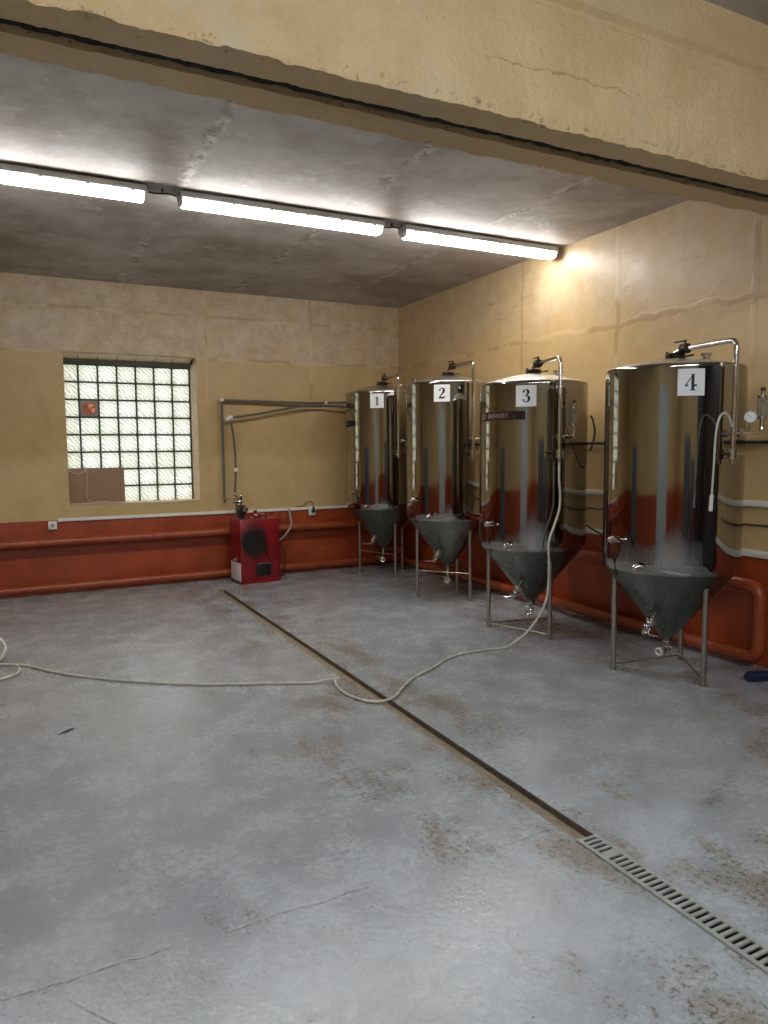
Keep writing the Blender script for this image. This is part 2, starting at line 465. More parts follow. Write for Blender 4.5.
# front wall behind the camera with a dark door
struct(MB().span((XL, YF-T, -.3), (WX, YF, HC+.2)).build('wall_front', M['wall_back'], flat=True))
struct(MB().span((2.5, YF, 0), (4.4, YF+.05, 2.9), bev=.01).build('door_1', M['door']))
struct(MB().span((WX-.05, -3.6, 0), (WX, 1.7, 2.9), bev=.01).build('door_2', M['door']))
struct(MB().span((XL, -1.4, 0), (XL+.05, .9, 2.4), bev=.01).build('door_3', M['grey_door']))
struct(MB().span((XL-T, YF-T, HC), (WX+T, D+T, HC+.25)).build('ceiling', M['ceiling'], flat=True))

# concrete beams: two parallel ledgers with a dark joint between them
def jag(x, s, amp):
    return amp*(mnoise.fractal(Vector((x*9+s, s*3.1, 0)), .6, 2., 5)) + amp*1.2*max(0, mnoise.noise(Vector((x*31, s, 4.)))-.15)
def beam(name, prof, seeds):
    """prof: list of (y, z, jitter amplitude in y, jitter amplitude in z) closed loop, extruded along X"""
    n = 900; x0, x1 = XL, WX; vs = []; fs = []; m = len(prof)
    for i in range(n+1):
        x = x0+(x1-x0)*i/n
        for k, (y, z, ay, az) in enumerate(prof):
            vs.append((x, y+(jag(x, seeds+k, ay) if ay else 0), z+(jag(x, seeds+k+.5, az) if az else 0)))
    for i in range(n):
        for k in range(m):
            l = (k+1) % m
            fs.append((i*m+k, i*m+l, (i+1)*m+l, (i+1)*m+k))
    fs.append(tuple(range(m))); fs.append(tuple(reversed(range(n*m, n*m+m))))
    b = MB(); b.add(vs, fs); return struct(b.build(name, M['beam'], ang=25))
ZB = 2.65
beam('ceiling_beam', [(2.150, HC, 0, 0), (2.150, 3.105, .002, .002), (2.168, 3.085, .002, .003), (2.168, 3.065, .002, .003), (2.150, 3.05, .002, .003),
                      (2.148, 2.90, .003, 0), (2.148, 2.78, .003, 0), (2.15, 2.69, .004, .004), (2.160, ZB, .010, .006), (2.215, ZB+.001, 0, .003), (2.280, ZB, .006, .003), (2.285, 2.80, 0, 0), (2.285, HC, 0, 0)], 1.3)
beam('ceiling_beam', [(2.348, HC, 0, 0), (2.348, 2.70, .004, 0), (2.350, ZB, .006, .003), (2.41, ZB, 0, .003), (2.480, ZB+.002, .014, .006), (2.486, 2.70, .004, 0), (2.486, HC, 0, 0)], 9.7)

# tarry filler packed into the joint between the two beams
fb = MB(); vs = []; n_ = 500
for i in range(n_+1):
    x = XL+(WX-XL)*i/n_
    for y, z, k in ((2.286, HC-.01, 0), (2.290, 2.668, 1), (2.315, 2.664, 2), (2.343, 2.668, 3), (2.346, HC-.01, 0)):
        vs.append((x, y, z+(.006*mnoise.fractal(Vector((x*14, k*5., 2.)), .7, 2., 4) if k else 0)))
fb.add(vs, [(i*5+k, i*5+k+1, (i+1)*5+k+1, (i+1)*5+k) for i in range(n_) for k in range(4)])
struct(fb.build('trim_1', M['tar'], ang=20))

# ------------------------------------------------------------------ window of glass blocks
YG = D+.215
win = struct(empty('window_1', (1.14, YG, .908)))
def wloc(b): b.v = [(x-1.14, y-YG, z-.908) for x, y, z in b.v]; return b
CW, RH, GX, GZ = .198, .1895, .447, 2.424
bb = MB()
for c in range(7):
    for r in range(8):
        if (c, r) == (1, 2): continue
        bb.box((GX+CW*(c+.5), YG+.04, GZ-RH*(r+.5)), (CW-.017, .08, RH-.017), bev=.018, seg=3)
wloc(bb).build('glass_blocks', M['block'], win)
mm = MB()
for c in range(8): mm.span((GX+CW*c-.010, YG+.010, GZ-RH*8), (GX+CW*c+.010, YG+.07, GZ))
for r in range(9): mm.span((GX-.01, YG+.0105, GZ-RH*r-.010), (GX+CW*7+.01, YG+.0695, GZ-RH*r+.010))
wloc(mm).build('mortar_grid', M['mortar'], win)
rv = MB()
# right reveal in courses, sloping soffit and sill
for r in range(8):
    z0 = GZ-RH*r-.004; z1 = GZ-RH*(r+1)+.004
    if r == 7: z1 = WZa+.004
    rv.add([(WXb, D+.004, z0+ (.09 if r == 0 else 0)), (WXb, D+.004, z1), (1.834, YG+.08, z1), (1.834, YG+.08, z0), (WXb+.02, D+.05, z0), (WXb+.02, D+.05, z1)],
           [(0,1,2,3)])
for c in range(7):
    x0 = max(GX+CW*c+.003, WXa); x1 = min(GX+CW*(c+1)-.003, WXb-.004)
    rv.add([(x0, D+.004, WZb-.004), (x1, D+.004, WZb-.004), (x1, YG-.02, WZb-.045), (x0, YG-.02, WZb-.045)], [(0,1,2,3)])
rv.add([(WXa, D-.004, WZa+.003), (WXb, D-.004, WZa+.003), (WXb, YG+.05, WZa+.012), (WXa, YG+.05, WZa+.012)], [(0,1,2,3)])
wloc(rv).build('reveal', M['reveal'], win, flat=True)
hd = MB().span((WXa+.001, YG-.02, GZ), (WXb-.001, YG+.09, WZb-.002))
wloc(hd).build('head_board', M['mortar'], win, flat=True)

vf = empty('vent_fan', (GX+CW*1.5, YG, GZ-RH*2.5))
MB().box((0, .045, 0), (CW-.018, .07, RH-.018), bev=.004).build('mounting_plate', M['grey_plate'], vf)
MB().ring((0, .004, 0), (0, 1, 0), .066, .007).build('rim', M['copper'], vf)
k = MB()
for i in range(4):
    a0 = i*PI/2+.5
    vs = []
    for q in range(7):
        a = a0+q/6*1.3
        for rr_, yy in ((.012, -.002), (.062, -.006+.016*q/6)):
            vs.append((rr_*math.cos(a), yy, rr_*math.sin(a)))
    k.add(vs, [(2*q, 2*q+1, 2*q+3, 2*q+2) for q in range(6)])
k.lathe([(0, -.012), (.012, -.010), (.014, .004), (0, .006)], (0, 0, 0), (0, 1, 0), 16)
k.build('fan_blades', M['copper'], vf)
tag(vf, 'small round copper-coloured vent fan on a grey plate set in the glass block window', 'fan')

cs = empty('cardboard_sheet', (.785, YG-.045, WZa+.012))
MB().box((0, 0, .19), (.575, .008, .38), rot=Matrix.Rotation(-.06, 3, 'X'), bev=.002).build('board', M['card'], cs)
MB().tube(smooth([(-.28, -.03, .36), (-.22, -.032, .325), (-.15, -.032, .33), (-.10, -.03, .37), (-.09, -.03, .385)], 6), .003, 6).build('string', M['hose'], cs)
MB().tube(smooth([(-.105, -.03, .375), (-.10, -.026, .25), (-.11, -.022, .08), (-.07, -.02, .015), (.03, -.03, .012), (.12, -.03, .008)], 6), .003, 6).build('string', M['hose'], cs)
tag(cs, 'brown cardboard sheet leaning in the lower left of the glass block window', 'cardboard')

# ------------------------------------------------------------------ ceiling lamps
def lamp(x0, x1, y, label, grp=None, mat='lamp'):
    L = x1-x0; h = L/2
    r = empty('ceiling_light', ((x0+x1)/2, y, HC))
    hb = MB()
    # housing trough
    prof = [(-.056, -.007), (-.066, -.014), (-.068, -.050), (-.062, -.056), (.062, -.056), (.068, -.050), (.066, -.014), (.056, -.007)]
    vs = []; m = len(prof)
    for x in (-h, h): vs += [(x, p, q) for p, q in prof]
    hb.add(vs, [(i, (i+1) % m, m+(i+1) % m, m+i) for i in range(m)]+[tuple(range(m)), tuple(range(m, 2*m))])
    hb.build('housing', M['grey_housing'], r)
    dp = [(-.060, -.055), (-.061, -.070), (-.052, -.092), (-.03, -.104), (.03, -.104), (.052, -.092), (.061, -.070), (.060, -.055)]
    def loft(xs, sc):
        m = len(dp); vs = []
        for x, k in zip(xs, sc): vs += [(x, p*k, -.055+(q+.055)*k) for p, q in dp]
        fs = [(j*m+i, j*m+(i+1) % m, (j+1)*m+(i+1) % m, (j+1)*m+i) for j in range(len(xs)-1) for i in range(m)]
        return MB().add(vs, fs+[tuple(range(m)), tuple(range((len(xs)-1)*m, len(xs)*m))])
    loft([-h+.016, -h+.03, h-.03, h-.016], [.95, 1, 1, .95]).build('diffuser', M[mat], r)
    loft([-h, -h+.006, -h+.0158], [.74, .88, .945]).build('end_cap', M['lamp_cap'], r)
    loft([h, h-.006, h-.0158], [.74, .88, .945]).build('end_cap', M['lamp_cap'], r)
    for i in range(6):
        x = -h+.09+(L-.18)*i/5
        for s in (-1, 1):
            MB().box((x, s*.068, -.054), (.024, .006, .022), bev=.002).build('clip', M['grey_housing'], r)
    for s in (-.6, .6): MB().box((s*h, 0, -.0045), (.05, .03, .007)).build('mounting_bracket', M['grey_housing'], r)
    for s in (-1, 1):
        c = MB().cyl((s*h, 0, -.036), (s*(h+.02), 0, -.036), .014)
        c.build('cable_gland', M['grey_housing'], r)
    return tag(r, label, 'ceiling light', grp)
LY = 5.25
lamp(-.70, .868, LY, 'long fluorescent ceiling light farthest left, cut off by the photo edge')
lamp(1.092, 2.655, LY, 'long fluorescent ceiling light in the middle of the row of three')
lamp(2.842, 4.385, LY, 'long fluorescent ceiling light ending against the right wall')
for y in (-.55,):
    for x in (-1.9, -.2, 1.5):
        lamp(x, x+1.565, y, 'fluorescent ceiling light over the front bay, before the beam, outside the view', 'lights of the front bay', 'lamp_cool')
for a, b_, lb in ((.89, 1.072, 'short black cable joining the left and middle ceiling lights'), (2.677, 2.822, 'short black cable joining the middle and right ceiling lights')):
    o = MB().tube(smooth([(a+.002, LY, HC-.036), (a+.05, LY+.004, HC-.036), (b_-.05, LY-.004, HC-.03), (b_-.002, LY, HC-.036)], 5), .006, 8).build('lamp_cable', M['black'])
    MB().span(((a+b_)/2-.006, LY-.008, HC-.026), ((a+b_)/2+.006, LY+.008, HC-.001)).build('mounting_clip', M['black'], o)
    tag(o, lb, 'cable')

# ------------------------------------------------------------------ heating pipes along the walls
def pipe_thing(path, r, name, label, brackets, wall):
    root = empty(name, (0, 0, 0))
    MB().tube(path, r, 18).build('pipe_run', M['pipe'], root)
    for p in brackets:
        q = Vector(p)
        e = (q.x, D-.003, q.z) if wall == 'b' else (WX-.003, q.y, q.z)
        MB().cyl(q, e, .012, 10).ring(q, (1, 0, 0) if wall == 'b' else (0, 1, 0), r+.002, .005, 18, 6).build('bracket', M['pipe'], root)
    return tag(root, label, 'pipe')
PB, PR = D-.13, WX-.115
low, high = .085, .56
# one loop: high run on the back wall, right wall, U turn, low run back again
pipe_thing([(XL+.02, PB, high-.02), (PR-.15, PB, high)], .042, 'heating_pipe', 'upper red-orange heating pipe along the back wall', [(-.4, PB, high-.015), (1.3, PB, high-.008), (3.2, PB, high)], 'b')
pipe_thing([(XL+.02, PB, low-.02), (PR-.15, PB, low)], .042, 'heating_pipe', 'lower red-orange heating pipe along the back wall, just above the floor', [(-.4, PB, low-.015), (1.6, PB, low-.008)], 'b')
pipe_thing(bend([(PR-.152, PB, high), (PR, PB, high), (PR, 3.075, high+.01), (PR, 3.075, low), (PR, PB, low), (PR-.152, PB, low)], .10, 8), .042, 'heating_pipe',
           'red-orange heating pipe on the right wall with a U-bend behind tank 4', [(PR, 5.3, low), (PR, 6.9, high+.005)], 'r')

# ------------------------------------------------------------------ cable trunking, boxes, sockets
def trunk(a, b_, name_label, back):
    r = empty('cable_trunking', ((a[0]+b_[0])/2, (a[1]+b_[1])/2, (a[2]+b_[2])/2)); o = r.location.copy()
    def loc(p): return tuple(Vector(p)-o)
    MB().span(loc(a), loc(b_), bev=.003).build('channel', M['white_plastic'], r)
    ax = 0 if back else 1
    for e in (a, b_):
        c = [(a[k]+b_[k])/2 for k in range(3)]; c[ax] = e[ax]+(.02 if e[ax] == min(a[ax], b_[ax]) else -.02)
        d = [abs(b_[k]-a[k])+.004 for k in range(3)]; d[ax] = .036
        c[1 if back else 0] -= .0025
        MB().box(loc(c), d, bev=.002).build('mounting_cap', M['white_plastic'], r)
    return tag(r, name_label, 'trunking')
trunk((.365, D-.024, .750), (WX-.004, D-.002, .784), 'white cable trunking along the back wall above the red-orange dado', True)
trunk((WX-.024, YF+.01, .742), (WX-.002, D-.03, .788), 'lower white cable trunking on the right wall, along the top of the red-orange dado', False)
trunk((WX-.024, 1.75, 1.085), (WX-.002, 5.6, 1.125), 'upper white cable trunking on the right wall, behind the tanks marked 3 and 4', False)
jb = empty('junction_box', (.315, D, .715))
MB().box((0, -.02, 0), (.085, .04, .085), bev=.006).build('box_body', M['white_plastic'], jb)
MB().cyl((0, -.042, 0), (0, -.038, 0), .02).build('cover_screw', M['grey_plate'], jb)
tag(jb, 'small white junction box at the left end of the back wall trunking', 'junction box')
so = empty('wall_socket', (3.225, D, .735))
MB().box((0, -.02, 0), (.085, .04, .11), bev=.006).build('socket_body', M['white_plastic'], so)
pg = MB().cyl((0, -.04, .0), (0, -.085, .0), .02); pg.box((0, -.075, .025), (.022, .03, .05), bev=.004)
pg.build('plug', M['black'], so)
tag(so, 'white wall socket with a black plug on the back wall between heater and tank 1', 'socket')
o = MB().tube(smooth([(3.225, D-.085, .76), (3.21, D-.06, .84), (3.16, D-.035, .845), (3.10, D-.03, .80), (3.02, D-.03, .80)], 6), .005, 8).build('power_cable', M['black'])
tag(o, 'thin black cable looping up from the plug in the wall socket', 'cable')

# ------------------------------------------------------------------ red cooling unit by the back wall
hx, hy = 2.385, 7.955
hu = empty('cooling_unit', (hx, hy, 0))
W2, D2, H2 = .235, .165, .72
hu.rotation_euler = (0, 0, .09)
case = MB()
case.span((-W2, -D2, .05), (W2, D2, H2), bev=.012)
case.build('case', M['red_machine'], hu)
MB().span((-W2-.004, -D2+.01, .03), (-W2+.004, D2-.02, .235), bev=.003).build('side_panel', M['white_plastic'], hu)
MB().span((-W2, -D2, .0), (W2, -D2+.02, .05)).build('skid', M['red_machine'], hu)
MB().span((-W2, D2-.02, 0), (W2, D2, .05)).build('skid', M['red_machine'], hu)
fg = empty('fan_grille', (0, 0, 0)); COL.objects.unlink(fg); bpy.data.objects.remove(fg)
g = MB()
for q in range(1, 7): g.ring((-.085, -D2-.006, .46), (0, 1, 0), .022*q, .0028, 32, 6)
for q in range(8):
    a = q*PI/4; g.cyl((-.085, -D2-.004, .46), (-.085+.134*math.cos(a), -D2-.004, .46+.134*math.sin(a)), .0025, 6)
fgo = g.build('fan_grille', M['black_steel'], hu)
MB().lathe([(0, 0), (.132, 0), (.135, .004), (.128, .02)], (-.085, -D2-.0015, .46), (0, 1, 0), 36).build('fan_opening', M['black'], fgo)
vt = MB(); vt.span((-.06, -D2-.004, .08), (.12, -D2+.004, .215), bev=.002)
vto = vt.build('vent', M['black'], hu)
g = MB()
for q in range(8): g.span((-.052+q*.022, -D2-.009, .09), (-.046+q*.022, -D2-.003, .21))
g.build('vent_bars', M['black_steel'], vto)
tr = MB(); tr.span((-.04, -D2-.010, .212), (.13, -D2-.003, .222), bev=.002); tr.build('vent_trim', M['chrome'], hu)
# diagonal red capillary line on the front
MB().tube(smooth([(.02, -D2-.008, .60), (.05, -D2-.012, .45), (.08, -D2-.012, .32), (.10, -D2-.008, .24)], 6), .006, 8).build('front_hose', M['black'], hu)
# pump and valves on the top
pm = MB().cyl((-.15, .0, H2), (-.15, .0, H2+.06), .035); pm.cyl((-.15, .06, H2+.105), (-.15, -.07, H2+.105), .048, 24); pm.sphere((-.15, -.075, H2+.105), .042)
pmo = pm.build('pump', M['black_steel'], hu)
MB().lathe([(0, 0), (.03, 0), (.034, .02), (.02, .045), (0, .05)], (-.15, -.10, H2+.11), (0, -1, 0), 20).build('pump_cap', M['chrome'], pmo)
fr = MB()
fr.cyl((-.19, .05, H2), (-.19, .05, H2+.18), .014); fr.cyl((-.225, .05, H2+.19), (-.15, .05, H2+.19), .018); fr.cyl((-.135, .05, H2+.15), (-.135, .05, H2+.24), .014)
fr.sphere((-.135, .05, H2+.25), .02); fr.sphere((-.19, .05, H2+.19), .022)
fr.build('pipe_fittings', M['chrome'], hu)
rp = MB()
rp.tube(bend([(-.06, .02, H2-.005), (-.06, .02, H2+.045), (.07, .02, H2+.045), (.07, .02, H2-.005)], .03), .016)
rp.tube(bend([(.0, -.05, H2-.005), (.0, -.05, H2+.035), (.12, -.05, H2+.03), (.12, -.05, H2-.005)], .02), .014)
rp.cyl((.02, .02, H2+.045), (.02, .02, H2+.085), .02)
rp.build('top_pipes', M['red_machine'], hu)
MB().sphere((.07, -.06, H2+.04), .022).build('valve', M['chrome'], hu)
MB().cyl((-.03, -.06, H2+.03), (.0, -.06, H2+.03), .02).build('valve', M['chrome'], hu)
MB().cyl((-W2-.004, -.02, .27), (-W2-.03, -.02, .275), .018).build('side_port', M['chrome'], hu)
tag(hu, 'red metal cooling unit with dark round fan grille standing against the back wall', 'machine')

# insulated glycol pipes from the unit to tank 1
YP = D-.07
A = bend([(2.13, YP, .935), (2.128, YP, 2.055), (3.15, YP-.01, 2.04), (3.55, YP-.02, 2.055), (3.72, YP-.15, 2.055)], .05)
ip = empty('insulated_pipe', (0, 0, 0))
MB().tube(A, .015, 12).build('pipe_run', M['grey_foam'], ip)
for p in ((2.13, YP, 2.055), (3.40, YP-.018, 2.048)): MB().sphere(p, .024, 12).build('joint', M['white_plastic'], ip)
MB().cyl((2.13, YP, .93), (2.13, YP, .88), .016).cyl((2.13, YP, .93), (2.20, 8.06, .93), .012).build('end_fitting', M['chrome'], ip)
tag(ip, 'outer grey insulated pipe rising from the red unit, highest on the back wall', 'pipe')
ip = empty('insulated_pipe', (0, 0, 0))
Bp = smooth([(2.236, YP-.05, .97), (2.255, YP-.05, 1.2), (2.256, YP-.05, 1.42), (2.235, YP-.05, 1.68), (2.205, YP-.05, 1.835)], 6)
MB().tube(Bp, .0125, 12).build('pipe_run', M['grey_foam'], ip)
B2 = smooth([(2.19, YP-.05, 1.85), (2.5, YP-.05, 1.895), (2.85, YP-.05, 1.96), (3.11, YP-.05, 2.005), (3.40, YP-.06, 2.012), (3.60, YP-.14, 2.0), (3.655, YP-.22, 1.94), (3.665, YP-.245, 1.84), (3.668, YP-.255, 1.76)], 7)
MB().tube(B2, .014, 12).build('pipe_run', M['grey_foam'], ip)
MB().sphere((2.20, YP-.05, 1.85), .03, 12).cyl((2.16, YP-.05, 1.83), (2.235, YP-.05, 1.86), .022).build('joint', M['white_plastic'], ip)
MB().cyl((2.256, YP-.05, 1.24), (2.256, YP-.05, 1.28), .026).build('joint', M['white_plastic'], ip)
MB().sphere((2.236, YP-.05, .98), .022).cyl((2.236, YP-.05, .98), (2.245, YP-.16, .93), .012).build('end_fitting', M['chrome'], ip)
tag(ip, 'inner grey insulated pipe with a kinked elbow, sloping below the outer one', 'pipe')
o = MB().tube(smooth([(2.92, D-.042, .775), (2.91, D-.10, .70), (2.885, D-.205, .60), (2.81, D-.24, .50), (2.73, D-.29, .45), (2.645, D-.33, .42)], 7), .012, 10).build('flexible_conduit', M['grey_rubber'])
tag(o, 'grey flexible conduit curving from the trunking to the right side of the red unit', 'conduit')
o = MB().tube(smooth([(2.80, D-.035, .74), (2.80, D-.055, .66), (2.79, D-.055, .56), (2.795, D-.07, .4), (2.80, D-.20, .24), (2.79, D-.22, .10), (2.77, D-.235, .012), (2.70, D-.27, .012), (2.655, D-.29, .012)], 7), .006, 8).build('power_cable', M['black'])
tag(o, 'thin dark cable hanging down the wall right of the red unit to the floor', 'cable')

# ------------------------------------------------------------------ digits and lettering on curved tank walls
DIG = {
 '1': [[(.18,.80,.05),(.30,.84,.06),(.42,.92,.10),(.46,.98,.05)], [(.42,.96,.155),(.42,.05,.155)], [(.18,.025,.05),(.66,.025,.05)]],
 '2': [[(.16,.70,.03),(.17,.74,.12),(.21,.77,.13),(.25,.74,.05)], [(.14,.76,.05),(.22,.90,.06),(.36,.965,.06),(.50,.93,.11),(.57,.80,.17),(.55,.66,.17),(.46,.50,.13),(.30,.30,.09),(.14,.10,.05)],
       [(.10,.075,.15),(.40,.07,.14),(.56,.09,.13),(.63,.16,.06),(.66,.26,.02)]],
 '3': [[(.14,.76,.05),(.20,.80,.12),(.25,.77,.06)], [(.14,.80,.04),(.22,.91,.05),(.36,.965,.06),(.49,.92,.12),(.54,.80,.16),(.50,.66,.12),(.40,.56,.05),(.28,.53,.04)],
       [(.30,.53,.05),(.44,.51,.06),(.56,.42,.13),(.60,.28,.17),(.55,.13,.13),(.42,.04,.06),(.28,.035,.05),(.16,.10,.05)], [(.12,.16,.05),(.18,.18,.13),(.24,.14,.06)]],
 '4': [[(.46,.98,.15),(.46,.04,.15)], [(.50,.98,.05),(.05,.33,.05)], [(.03,.30,.10),(.70,.30,.10)], [(.30,.025,.05),(.62,.025,.05)]],
}
def ribbon(st):
    P = [Vector((x, y)) for x, y, w in st]
    # densify smooth strokes
    if len(st) > 2:
        Q = smooth([(x, y, w) for x, y, w in st], 6); P = [Vector((q.x, q.y)) for q in Q]; Wd = [max(.02, q.z*1.2) for q in Q]
    else: Wd = [w*1.15 for x, y, w in st]
    quads = []; L = []; R_ = []
    for i in range(len(P)):
        t = P[min(i+1, len(P)-1)]-P[max(i-1, 0)]; t.normalize(); n = Vector((-t.y, t.x))
        L.append(P[i]+n*Wd[i]/2); R_.append(P[i]-n*Wd[i]/2)
    for i in range(len(P)-1): quads.append((L[i], L[i+1], R_[i+1], R_[i]))
    return quads
class Skin:
    """maps (u right as seen by the viewer, v up) onto a cylinder of radius R about the tank axis"""
    def __init__(s, az, phi, R, z): s.a = az+math.radians(phi); s.R = R; s.z = z
    def __call__(s, u, v, off):
        a = s.a+u/s.R
        return ((s.R+off)*math.cos(a), (s.R+off)*math.sin(a), s.z+v)
def plate_mesh(sk, w, h, off, thick, n=10):
    b = MB(); vs = []
    for i in range(n+1):
        u = -w/2+w*i/n
        for v in (-h/2, h/2):
            for o_ in (off, off+thick): vs.append(sk(u, v, o_))
    fs = []
    for i in range(n):
        a = i*4; c = a+4
        fs += [(a+1, c+1, c+3, a+3), (a, a+2, c+2, c), (a, c, c+1, a+1), (a+2, a+3, c+3, c+2)]
    fs += [(0, 1, 3, 2), (n*4, n*4+2, n*4+3, n*4+1)]
    return b.add(vs, fs)
def digit_mesh(sk, ch, h, off):
    b = MB(); th = .0006
    for st in DIG[ch]:
        for q in ribbon(st):
            pts = [((p.x-.38)*h, (p.y-.5)*h) for p in q]
            vs = [sk(u, v, off) for u, v in pts]+[sk(u, v, off+th) for u, v in pts]
            b.add(vs, [(4,5,6,7), (0,3,2,1), (0,1,5,4), (1,2,6,5), (2,3,7,6), (3,0,4,7)])
    return b
def text_polys(txt, size):
    cu = bpy.data.curves.new('lettering', 'FONT'); cu.body = txt; cu.size = size; cu.align_x = 'CENTER'; cu.resolution_u = 3
    ob = bpy.data.objects.new('lettering', cu); COL.objects.link(ob)
    dg = bpy.context.evaluated_depsgraph_get(); dg.update()
    me = ob.evaluated_get(dg).to_mesh()
    vs = [v.co.copy() for v in me.vertices]; fs = [tuple(p.vertices) for p in me.polygons]
    ob.evaluated_get(dg).to_mesh_clear()
    bpy.data.objects.remove(ob); bpy.data.curves.remove(cu)
    return vs, fs

# ------------------------------------------------------------------ fermentation tanks
def tank(num, C, R, legs, zc, ztip, rim, apex, arm, pphi, digphi, label, zbrace, sticker=None, port=None, gauge=False, spund=False):
    root = empty('fermentation_tank', (C[0], C[1], 0))
    tag(root, label, 'tank', None)
    az = math.atan2(-C[1], -C[0])
    def P(phi, rad, z): a = az+math.radians(phi); return Vector((rad*math.cos(a), rad*math.sin(a), z))
    def Dr(phi): return P(phi, 1, 0)
    ph = num*1.7
    def wob(a, z): return .0020*math.sin(5*a+ph)+.0013*math.sin(9*a+ph*2.1+.3*z)+.0007*math.sin(19*a+ph)+.00025*math.sin(41*a+ph*3)
    prof = [(R-.014, zc-.002), (R-.010, zc+.004), (R-.003, zc+.03), (R, zc+.065)]
    prof += [(R, zc+.07), (R, zc+.078)]+[(R, zc+.078+(rim-zc-.098)*i/8) for i in range(1, 8)]+[(R, rim-.022)] + [(R, rim-.006), (R-.004, rim), (R-.012, rim)]
    sh = MB().lathe(prof, seg=160, wob=wob).build('shell', M['steel'], root, ang=40)
    MB().lathe([(.028, ztip-.03), (.03, ztip), (.05, ztip+.012)]+[(.05+(R-.064)*t, ztip+.012+(zc-ztip-.014)*t) for t in (.25, .5, .75, 1)], seg=96).build('cone', M['cone'], root)
    dm = MB().lathe([(R-.006, rim-.012), (R-.012, rim+.004)]+[(R*(1-t)+.05*t-.012*(1-t), rim+.004+(apex-rim-.004)*(1-(1-t)**1.35)) for t in (.15, .3, .45, .6, .75, .9, 1)]+[(0, apex)], seg=96).build('lid', M['dome'], root)
    fl = MB().lathe([(0, apex-.005), (.062, apex-.005), (.066, apex+.006), (.058, apex+.014), (.058, apex+.020), (.066, apex+.026), (.06, apex+.034), (.03, apex+.036), (0, apex+.036)], seg=32)
    fl.box(P(-35, .08, apex+.016), (.03, .016, .05), rot=Matrix.Rotation(az, 3, 'Z'), bev=.003)
    fl.cyl(P(120, .06, apex+.016), P(120, .13, apex+.03), .006, 8)
    fl.build('lid_clamp', M['black_steel'], root)
    # legs and their bracing
    L3 = [Vector((x-C[0], y-C[1], 0)) for x, y in legs]
    e = L3[1]-L3[0]; n = Vector((-e.y, e.x, 0)).normalized()
    L3.append((L3[0]+L3[1])/2+n*e.length*.866)
    for q in L3:
        rad = q.length
        zt = ztip+.012+(zc-ztip-.014)*min(1, max(0, (rad-.05)/(R-.064)))+.02
        lb = MB().cyl((q.x, q.y, .004), (q.x, q.y, zt), .0175, 16); lb.cyl((q.x, q.y, 0), (q.x, q.y, .006), .024, 16)
        lb.build('leg', M['legsteel'], root)
    for i, j in ((0, 1), (1, 2), (2, 0)):
        a = L3[i].copy(); b_ = L3[j].copy(); a.z = b_.z = zbrace
        MB().cyl(a, b_, .0065, 10).build('leg_brace', M['legsteel'], root)
    # cleaning arm: from the lid over the rim and down the front
    r2 = R+.055; zval = 1.455
    path = bend([Vector((0, 0, apex+.03)), Vector((0, 0, arm-.02)), P(pphi, .07, arm), P(pphi, r2, arm+.004), P(pphi, r2, zval)], .05, 7)
    MB().tube(path, .0155, 14).build('cleaning_arm', M['chrome'], root)
    vb = MB(); d = Dr(pphi); t = Vector((-d.y, d.x, 0))
    c0 = Vector((0, 0, arm))+d*.085
    vb.cyl(c0-d*.022, c0+d*.022, .029, 20); vb.ring(c0-d*.022, d, .029, .004, 20, 6); vb.ring(c0+d*.022, d, .029, .004, 20, 6)
    vb.cyl(c0, c0+Vector((0, 0, .05)), .008, 10)
    vo = vb.build('top_valve', M['black_steel'], root)
    h0 = c0+Vector((0, 0, .05))
    MB().box(h0-d*.04, (.10, .016, .009), rot=Matrix.Rotation(math.atan2(d.y, d.x), 3, 'Z'), bev=.003).build('handle', M['black'], vo)
    # butterfly valve at the foot of the arm
    c1 = P(pphi, r2, zval-.01)
    vb = MB(); vb.cyl(c1+Vector((0,0,-.02)), c1+Vector((0,0,.02)), .028, 20)
    for s in (-.024, .024): vb.lathe([(.018, -.006), (.033, -.004), (.033, .004), (.018, .006)], c1+Vector((0,0,s)), (0,0,1), 20)
    vb.cyl(c1+Vector((0,0,-.02)), c1+Vector((0,0,-.06)), .014, 12)
    vo = vb.build('arm_valve', M['chrome'], root)
    MB().tube([c1+t*.028, c1+t*.06, c1+t*.12+Vector((0,0,.004))], [.008, .007, .005], 10).build('handle', M['chrome'], vo)
    MB().tube([c1-t*.028, c1-t*.05, c1-t*.085+Vector((0,0,.012))], [.008, .007, .006], 10).build('handle', M['black_steel'], vo)
    # tee and stand-off bracket higher up
    zt2 = zval+.115
    c2 = P(pphi, r2, zt2)
    br = MB(); br.cyl(c2, P(pphi, R-.005, zt2), .009, 10); br.ring(c2, (0,0,1), .017, .006, 16, 6)
    br.build('stand_off', M['chrome'], root)
    MB().cyl(c1, P(pphi, R-.005, zval-.01), .009, 10).build('stand_off', M['chrome'], root)
    te = MB(); tee_end = c2+t*(.075)
    te.cyl(c2, tee_end, .0135, 12); te.lathe([(.012, -.006), (.026, -.004), (.026, .004), (.012, .006)], c2+t*.035, t, 18)
    te.lathe([(.012, -.006), (.026, -.004), (.026, .004), (.012, .006)], c2+t*.05, t, 18)
    te.build('tee', M['chrome'], root)
